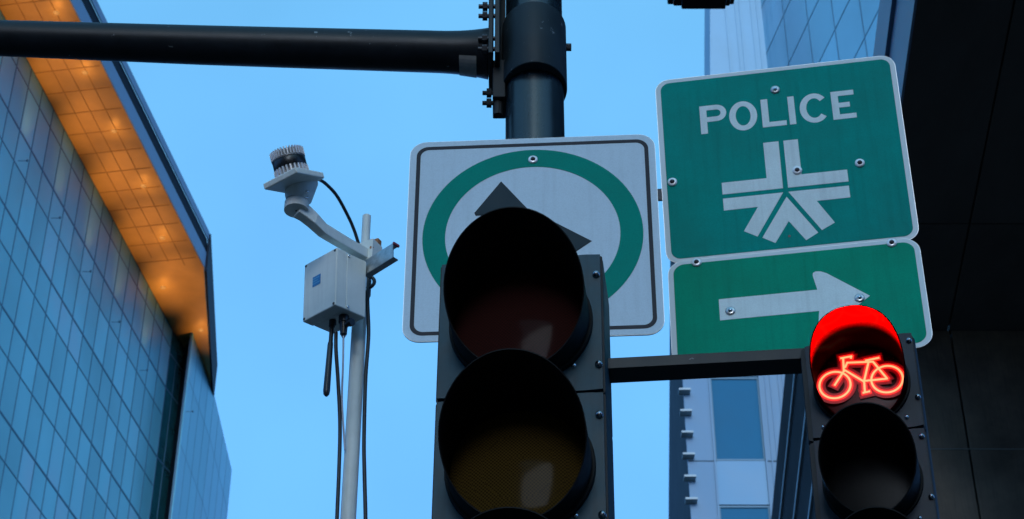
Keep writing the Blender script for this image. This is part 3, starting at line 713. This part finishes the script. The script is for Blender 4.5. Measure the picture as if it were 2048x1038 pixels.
# lit bicycle symbol: painted red halo layers, red edge, orange strands in front
def bike_symbol(wd, y, m, name):
    mb = MB()
    def seg(a, b, w_=wd):
        a = Vector((a[0], y, a[1])); b = Vector((b[0], y, b[1])); d = (b-a).normalized(); n = Vector((-d.z, 0, d.x))*w_/2
        e = d*w_*.35; q = [a-e+n, b+e+n, b+e-n, a-e-n]; f4 = [v+Vector((0, .0003, 0)) for v in q]
        mb.add(q+f4, [(0, 1, 2, 3), (4, 7, 6, 5), (0, 4, 5, 1), (1, 5, 6, 2), (2, 6, 7, 3), (3, 7, 4, 0)])
    dz = -.007
    for cx, cz in ((-.0505, .0100), (.0535, .0084)): mb.ring(circ(.0312+wd/2, 40, cx, cz+dz), circ(.0312-wd/2, 40, cx, cz+dz), y, y+.0003)
    L_ = lambda *p: [(p[i], p[i+1]+dz) for i in range(0, len(p), 2)]
    for poly in (L_(-.0510, .0100, -.0300, .0400, -.0285, .0715), L_(-.0330, .0715, -.0120, .0730, -.0130, .0690), L_(-.0215, .0590, .0300, .0535), L_(-.0290, .0430, .0060, .0110),
                 L_(.0160, .0585, .0420, .0610), L_(.0210, .0540, .0080, .0110, .0070, -.0160), L_(.0300, .0535, .0480, .0200, .0535, .0100), L_(.0060, .0110, .0535, .0095), L_(.0035, -.0165, .0160, -.0150), L_(-.0265,.0490,-.0215,.0590)):
        for a, b in zip(poly[:-1], poly[1:]): seg(a, b)
    return mb.build(name, m, bs)
bike_symbol(.0240, -.0142, M['ledglow3'], 'painted_bicycle_halo')
bike_symbol(.0180, -.0146, M['ledglow2'], 'painted_bicycle_halo')
bike_symbol(.0130, -.0150, M['ledglow'], 'painted_bicycle_halo')
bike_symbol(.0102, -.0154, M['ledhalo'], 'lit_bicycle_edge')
bike_symbol(.0042, -.0158, M['ledcore'], 'lit_bicycle_symbol')
ld = bpy.data.lights.new('signal_lamp', 'AREA'); ld.shape = 'DISK'; ld.size = .06; ld.energy = 9; ld.color = (1, .0, .0); ld.spread = R(90)
l2 = bpy.data.objects.new('signal_lamp', ld); col.objects.link(l2); l2.parent = bs; l2.location = (0, -.019, 0); l2.rotation_euler = (R(-90), 0, 0)

br = thing('signal_bracket', 'black horizontal bracket arm joining the large signal to the bicycle signal', 'bracket', up((.16, 3.40, 2.24)), (-5.4, 0, 0))
MB().box((.23, .029, -.013), (.50, .058, .026)).build('bar', M['arm'], br, .0012)

# ------------------------------------------------------------------ lidar sensor assembly on its own thin pole
gp = thing('sensor_pole', 'slim pale grey pole carrying the sensor box and its mounting arm', 'pole', (-.470, 4.95, 0))
MB().tube((0, 0, 0), (0, 0, 3.68+G0), .0235, .0225, 32).build('pole', M['greypole'], gp)
MB().tube((.005, 0, 3.6+G0), (.005, 0, 3.808+G0), .0135, n=24).build('top_tube', M['greypole'], gp, .001)
mb = MB(); rz = Matrix.Rotation(R(-30), 3, 'Z'); mb.box((.020, -.012, 3.640+G0), (.062, .055, .085), rz); mb.build('cap_block', M['sensorgrey'], gp, .002)
mb = MB(); mb.box((.042, .01, 3.705+G0), (.020, .022, .030), rz); mb.build('end_stub', M['wood'], gp, .003)
b = MB(); b.lathe([(0, -.006), (.006, -.005), (.007, 0)], 10, 'y'); b.build('bolt', M['wood'], gp, loc=(.030, -.044, 3.648+G0))
# strut channel
d = Vector((.70, -.714, 0))   # towards viewer-right, parallel to the box back
cb = thing('strut_channel', 'short slotted steel channel clamped to the slim pole beside the grey box', 'bracket', up((-.425, 4.87, 3.60)), (0, 0, 0))
e1 = Vector((-.4448, 4.85, 3.537)); e2 = Vector((-.3730, 4.785, 3.542)); dr = (e2-e1); dn = dr.normalized(); upv = Vector((0, 0, 1)); upv = (upv-dn*upv.dot(dn)).normalized(); sv = dn.cross(upv)
rot_ = Matrix((dn, sv, upv)).transposed(); org = Vector((-.425, 4.87, 3.60))
mb = MB(); c = (e1+e2)/2-org+Vector((0, 0, .0))
mb.box(c+upv*.0+sv*.0, (dr.length+.03, .003, .052), rot_); mb.box(c+upv*.0265-sv*.010, (dr.length+.03, .022, .003), rot_); mb.box(c-upv*.0265-sv*.010, (dr.length+.03, .022, .003), rot_)
mb.build('channel', M['steel'], cb)
for a in (-.020, .022):
    mb = MB(); mb.box(c+dn*a+(-sv*.0025), (.026, .002, .010), rot_); mb.build('slot', M['whitecable'], cb)
mb = MB(); mb.box(c+dn*(dr.length/2+.017)+upv*.026-sv*.01, (.006, .024, .008), rot_); mb.build('end_cap', M['redtip'], cb)
ub = MB(); pts = []
for k in range(0, 15):
    a = R(-120+240*k/14); pts.append((-.470+.032*math.cos(a)+.010, 4.93, 3.535+.026*math.sin(a)))
ub.path([Vector(p)-org for p in pts], .006, 8); ub.build('hose_clamp', M['rubber'], cb)
ub = MB(); ub.tube(Vector((-.470, 4.95, 3.50))-org, Vector((-.470, 4.95, 3.555))-org, .031, n=24); ub.build('pole_clamp', M['steel'], cb, .002)

jb = thing('junction_box', 'light grey weatherproof box with a small blue sticker fixed to the slim pole', 'equipment box', up((-.5322, 4.7535, 3.5388)), (-44.65, 5.38, 3.62))
a_, b_, h_ = .1511, .1227, .1999
MB().box((-a_/2, .021, -h_/2), (a_, .042, h_)).build('lid', M['sensorgrey'], jb, .004)
MB().box((-a_/2, .0825, -h_/2), (a_-.003, .0805, h_-.003)).build('body', M['sensorgrey'], jb, .004)
for x in (-.008, -a_+.008):
    for z_ in (-.008, -h_+.008):
        s = MB(); s.lathe([(0, -.001), (.004, -.001), (.0045, .002)], 12, 'y'); s.build('lid_screw', M['rubber'], jb, loc=(x, -.0005, z_))
MB().box((-.090, -.0006, -.080), (.036, .0012, .034)).build('sticker', M['sticker'], jb)
mb = MB()
for i, (x0, x1) in enumerate(((-.107, -.078), (-.107, -.084), (-.107, -.074))): mb.box(((x0+x1)/2, -.0014, -.071-.0085*i), (x1-x0, .0006, .003))
mb.build('sticker_print', M['stickertext'], jb)
for x, z_ in ((.0006, -.012), (.0006, -h_+.012)):
    s = MB(); s.lathe([(0, -.002), (.004, -.0015), (.005, 0)], 10, 'y'); o = s.build('hinge_screw', M['screw'], jb, loc=(x, .05, z_)); o.rotation_euler = (0, 0, R(90))
gl = MB(); gl.tube((-.036, .066, -h_), (-.036, .066, -h_-.022), .016, n=12); gl.tube((-.036, .066, -h_-.02), (-.036, .066, -h_-.062), .013, .0105, n=16); gl.tube((-.036, .066, -h_-.060), (-.036, .066, -h_-.074), .010, .004, n=12)
gl.build('cable_gland', M['black'], jb, .001)
gl = MB(); gl.tube((-.036, .066, -h_-.036), (-.012, .069, -h_-.030), .009, n=12); gl.tube((-.014, .069, -h_-.030), (-.002, .070, -h_-.030), .013, n=12); gl.build('gland_cap', M['black'], jb, .001)
gl = MB(); gl.tube((-.080, .060, -h_), (-.080, .060, -h_-.014), .011, n=12); gl.build('cable_gland', M['black'], jb, .001)
an = thing('antenna', 'black stick antenna hanging from the underside of the grey box', 'antenna', up((-.545, 4.875, 3.335)), (0, 0, 0))
mb = MB(); mb.path([(0, 0, 0), (-.0005, 0, -.06), (-.001, 0, -.07), (-.003, 0, -.235), (-.003, 0, -.247), (-.003, 0, -.254)], [.0066, .0066, .0085, .0105, .009, .004], 16); mb.build('whip', M['black'], an)
mb = MB(); mb.tube((0, 0, -.006), (0, 0, .015), .0095, n=8); mb.build('connector', M['black'], an)

def cable(label, pts, r, m, name='cable', group=None):
    P = [Vector(p) for p in pts]; out = []
    for i in range(len(P)-1):
        p0, p1, p2, p3 = P[max(i-1, 0)], P[i], P[i+1], P[min(i+2, len(P)-1)]
        for k in range(8):
            t = k/8; out.append(.5*((2*p1)+(-p0+p2)*t+(2*p0-5*p1+4*p2-p3)*t*t+(-p0+3*p1-3*p2+p3)*t**3))
    out.append(P[-1]); mb = MB(); mb.path(out, r, 12)
    mb.v = [(x, y, z+G0) for x, y, z in mb.v]
    o = mb.build(name, m); o['label'] = label; o['category'] = 'cable'; return o
def at(u, v, Y):
    a = (u-1024)/3900; b = (519-v)/3900; c, s = math.cos(R(36.3)), math.sin(R(36.3)); k = Y/(c-b*s)
    return (a*k, Y, (s+b*c)*k)
cable('black cable hanging from the left of the box underside down along the slim pole', [at(672, 665, 4.87), at(672, 700, 4.87), at(676, 760, 4.89), at(680, 850, 4.91), at(678, 940, 4.91), at(674, 1038, 4.92), at(672, 1120, 4.92), at(668, 1220, 4.92), (-.505, 4.92, 1.9), (-.50, 4.92, -1.55)], .0058, M['rubber'])
cable('black cable running down the right side of the slim pole', [at(737, 555, 4.93), at(735, 600, 4.93), at(737, 670, 4.93), at(731, 760, 4.93), at(728, 880, 4.93), at(729, 950, 4.93), at(731, 1038, 4.93), at(730, 1120, 4.93), at(728, 1220, 4.93), (-.435, 4.93, 1.9), (-.42, 4.93, -1.55)], .0060, M['rubber'])
cable('thin pale cable dropping from the box gland to the slim pole', [at(687, 668, 4.852), at(686, 730, 4.86), at(684, 800, 4.90), at(688, 870, 4.92), at(690, 900, 4.925)], .0030, M['whitecable'])
cable('short black cable arching from the lidar sensor down to the mounting bracket', [at(640, 360, 4.70), at(652, 368, 4.73), at(674, 392, 4.79), at(697, 434, 4.85), at(709, 462, 4.88), at(717, 487, 4.90)], .0053, M['rubber'])

li = thing('lidar_sensor', 'round finned lidar sensor with a glossy black band on top of the bracket plate', 'sensor', up((-.6632, 4.6136, 3.6966)), (11.0, 17.0, -18.85)); li.scale = (1, 1, 1.18)
MB().lathe([(0, 0), (.050, 0), (.0500, .004), (.045, .004), (.0445, .023), (.0495, .024)], 48).build('finned_base', M['alucore'], li)
MB().lathe([(.0495, .023), (.0508, .0245), (.0508, .046), (.0495, .0475)], 64).build('optical_window', M['black'], li)
MB().lathe([(.0495, .047), (.051, .0475), (.051, .052), (.045, .053), (.044, .070), (0, .070)], 48).build('finned_cap', M['alucore'], li)
mb = MB()
for k in range(34):
    a = 2*math.pi*k/34; r_ = Matrix.Rotation(a, 3, 'Z'); mb.box(r_ @ Vector((.0475, 0, .0625)), (.010, .0030, .0215), r_)
mb.build('cap_fins', M['alu'], li)
mb = MB()
for k in range(26):
    a = 2*math.pi*k/26; r_ = Matrix.Rotation(a, 3, 'Z'); mb.box(r_ @ Vector((.0480, 0, .0135)), (.010, .0050, .0190), r_)
mb.build('base_fins', M['alu'], li)
pl = thing('bracket_arm', 'pale grey mounting arm with a square plate holding the lidar sensor', 'bracket', up((-.6632, 4.6136, 3.6966)), (11.0, 17.0, -18.85))
pm = MB(); q = .0944
pm.add([(-q, 0, -.021), (0, -q, -.021), (q, 0, -.021), (0, q, -.021), (-q, 0, -.001), (0, -q, -.001), (q, 0, -.001), (0, q, -.001)], [(0, 3, 2, 1), (4, 5, 6, 7), (0, 1, 5, 4), (1, 2, 6, 5), (2, 3, 7, 6), (3, 0, 4, 7)])
pm.build('plate', M['sensorgrey'], pl, .004)
inv = (Matrix.Translation(pl.location) @ pl.rotation_euler.to_matrix().to_4x4()).inverted()
def tl(p): return inv @ Vector(up(p))
mb = MB()   # swivel cheeks under the plate
d0 = Vector(at(593, 415, 4.665)); top = Vector(at(601, 372, 4.66))
c0 = tl(top); c1 = tl(d0)
mb.path([tl(Vector(at(604, 362, 4.655))), c0*.45+c1*.55+Vector((0, 0, .0)), c1+Vector((0, 0, .016))], [.050, .042, .030], 24); mb.build('swivel_neck', M['sensorgrey'], pl, .002)
mb = MB(); ax = Vector((-.10, -.45, -.88)).normalized()
p_a = d0+Vector((0, 0, -.012)); p_b = d0+Vector((0, 0, .016))
mb.tube(tl(p_a), tl(p_b), .0370, n=32); mb.build('swivel_disc', M['sensorgrey'], pl, .002)
mb = MB(); mb.tube(tl(p_a), tl(p_a-Vector((0, 0, .001))), .003, n=10); mb.build('swivel_pin', M['rubber'], pl)
for u_, v_ in ((614, 383), (613, 395)):
    s = MB(); s.lathe([(0, -.003), (.004, -.002), (.005, .002)], 12, 'y'); s.build('screw', M['screw'], pl, loc=tl(at(u_, v_, 4.622)))
# arm as a swept rectangular bar with an S bend
pth = [at(596, 418, 4.668), at(610, 427, 4.682), at(626, 441, 4.70), at(645, 460, 4.74), at(668, 474, 4.79), at(700, 493, 4.86), at(735, 512, 4.925)]
wds = [.026, .024, .0225, .0205, .020, .0195, .0195]
pth = [Vector(p) for p in pth]; vs = []
for i, p in enumerate(pth):
    t = (pth[min(i+1, len(pth)-1)]-pth[max(i-1, 0)]).normalized(); s = t.cross(Vector((0, 0, 1))).normalized(); u_ = s.cross(t).normalized()
    w_ = wds[i]; 
    for a, b2 in ((-1, -1), (1, -1), (1, 1), (-1, 1)): vs.append(tl(p+s*w_*a*.72+u_*w_*b2*.95))
fs = [(i*4+k, i*4+(k+1) % 4, (i+1)*4+(k+1) % 4, (i+1)*4+k) for i in range(len(pth)-1) for k in range(4)]+[(3, 2, 1, 0), tuple(len(pth)*4-4+k for k in range(4))]
mb = MB(); mb.add(vs, fs); mb.build('arm', M['sensorgrey'], pl, .003)
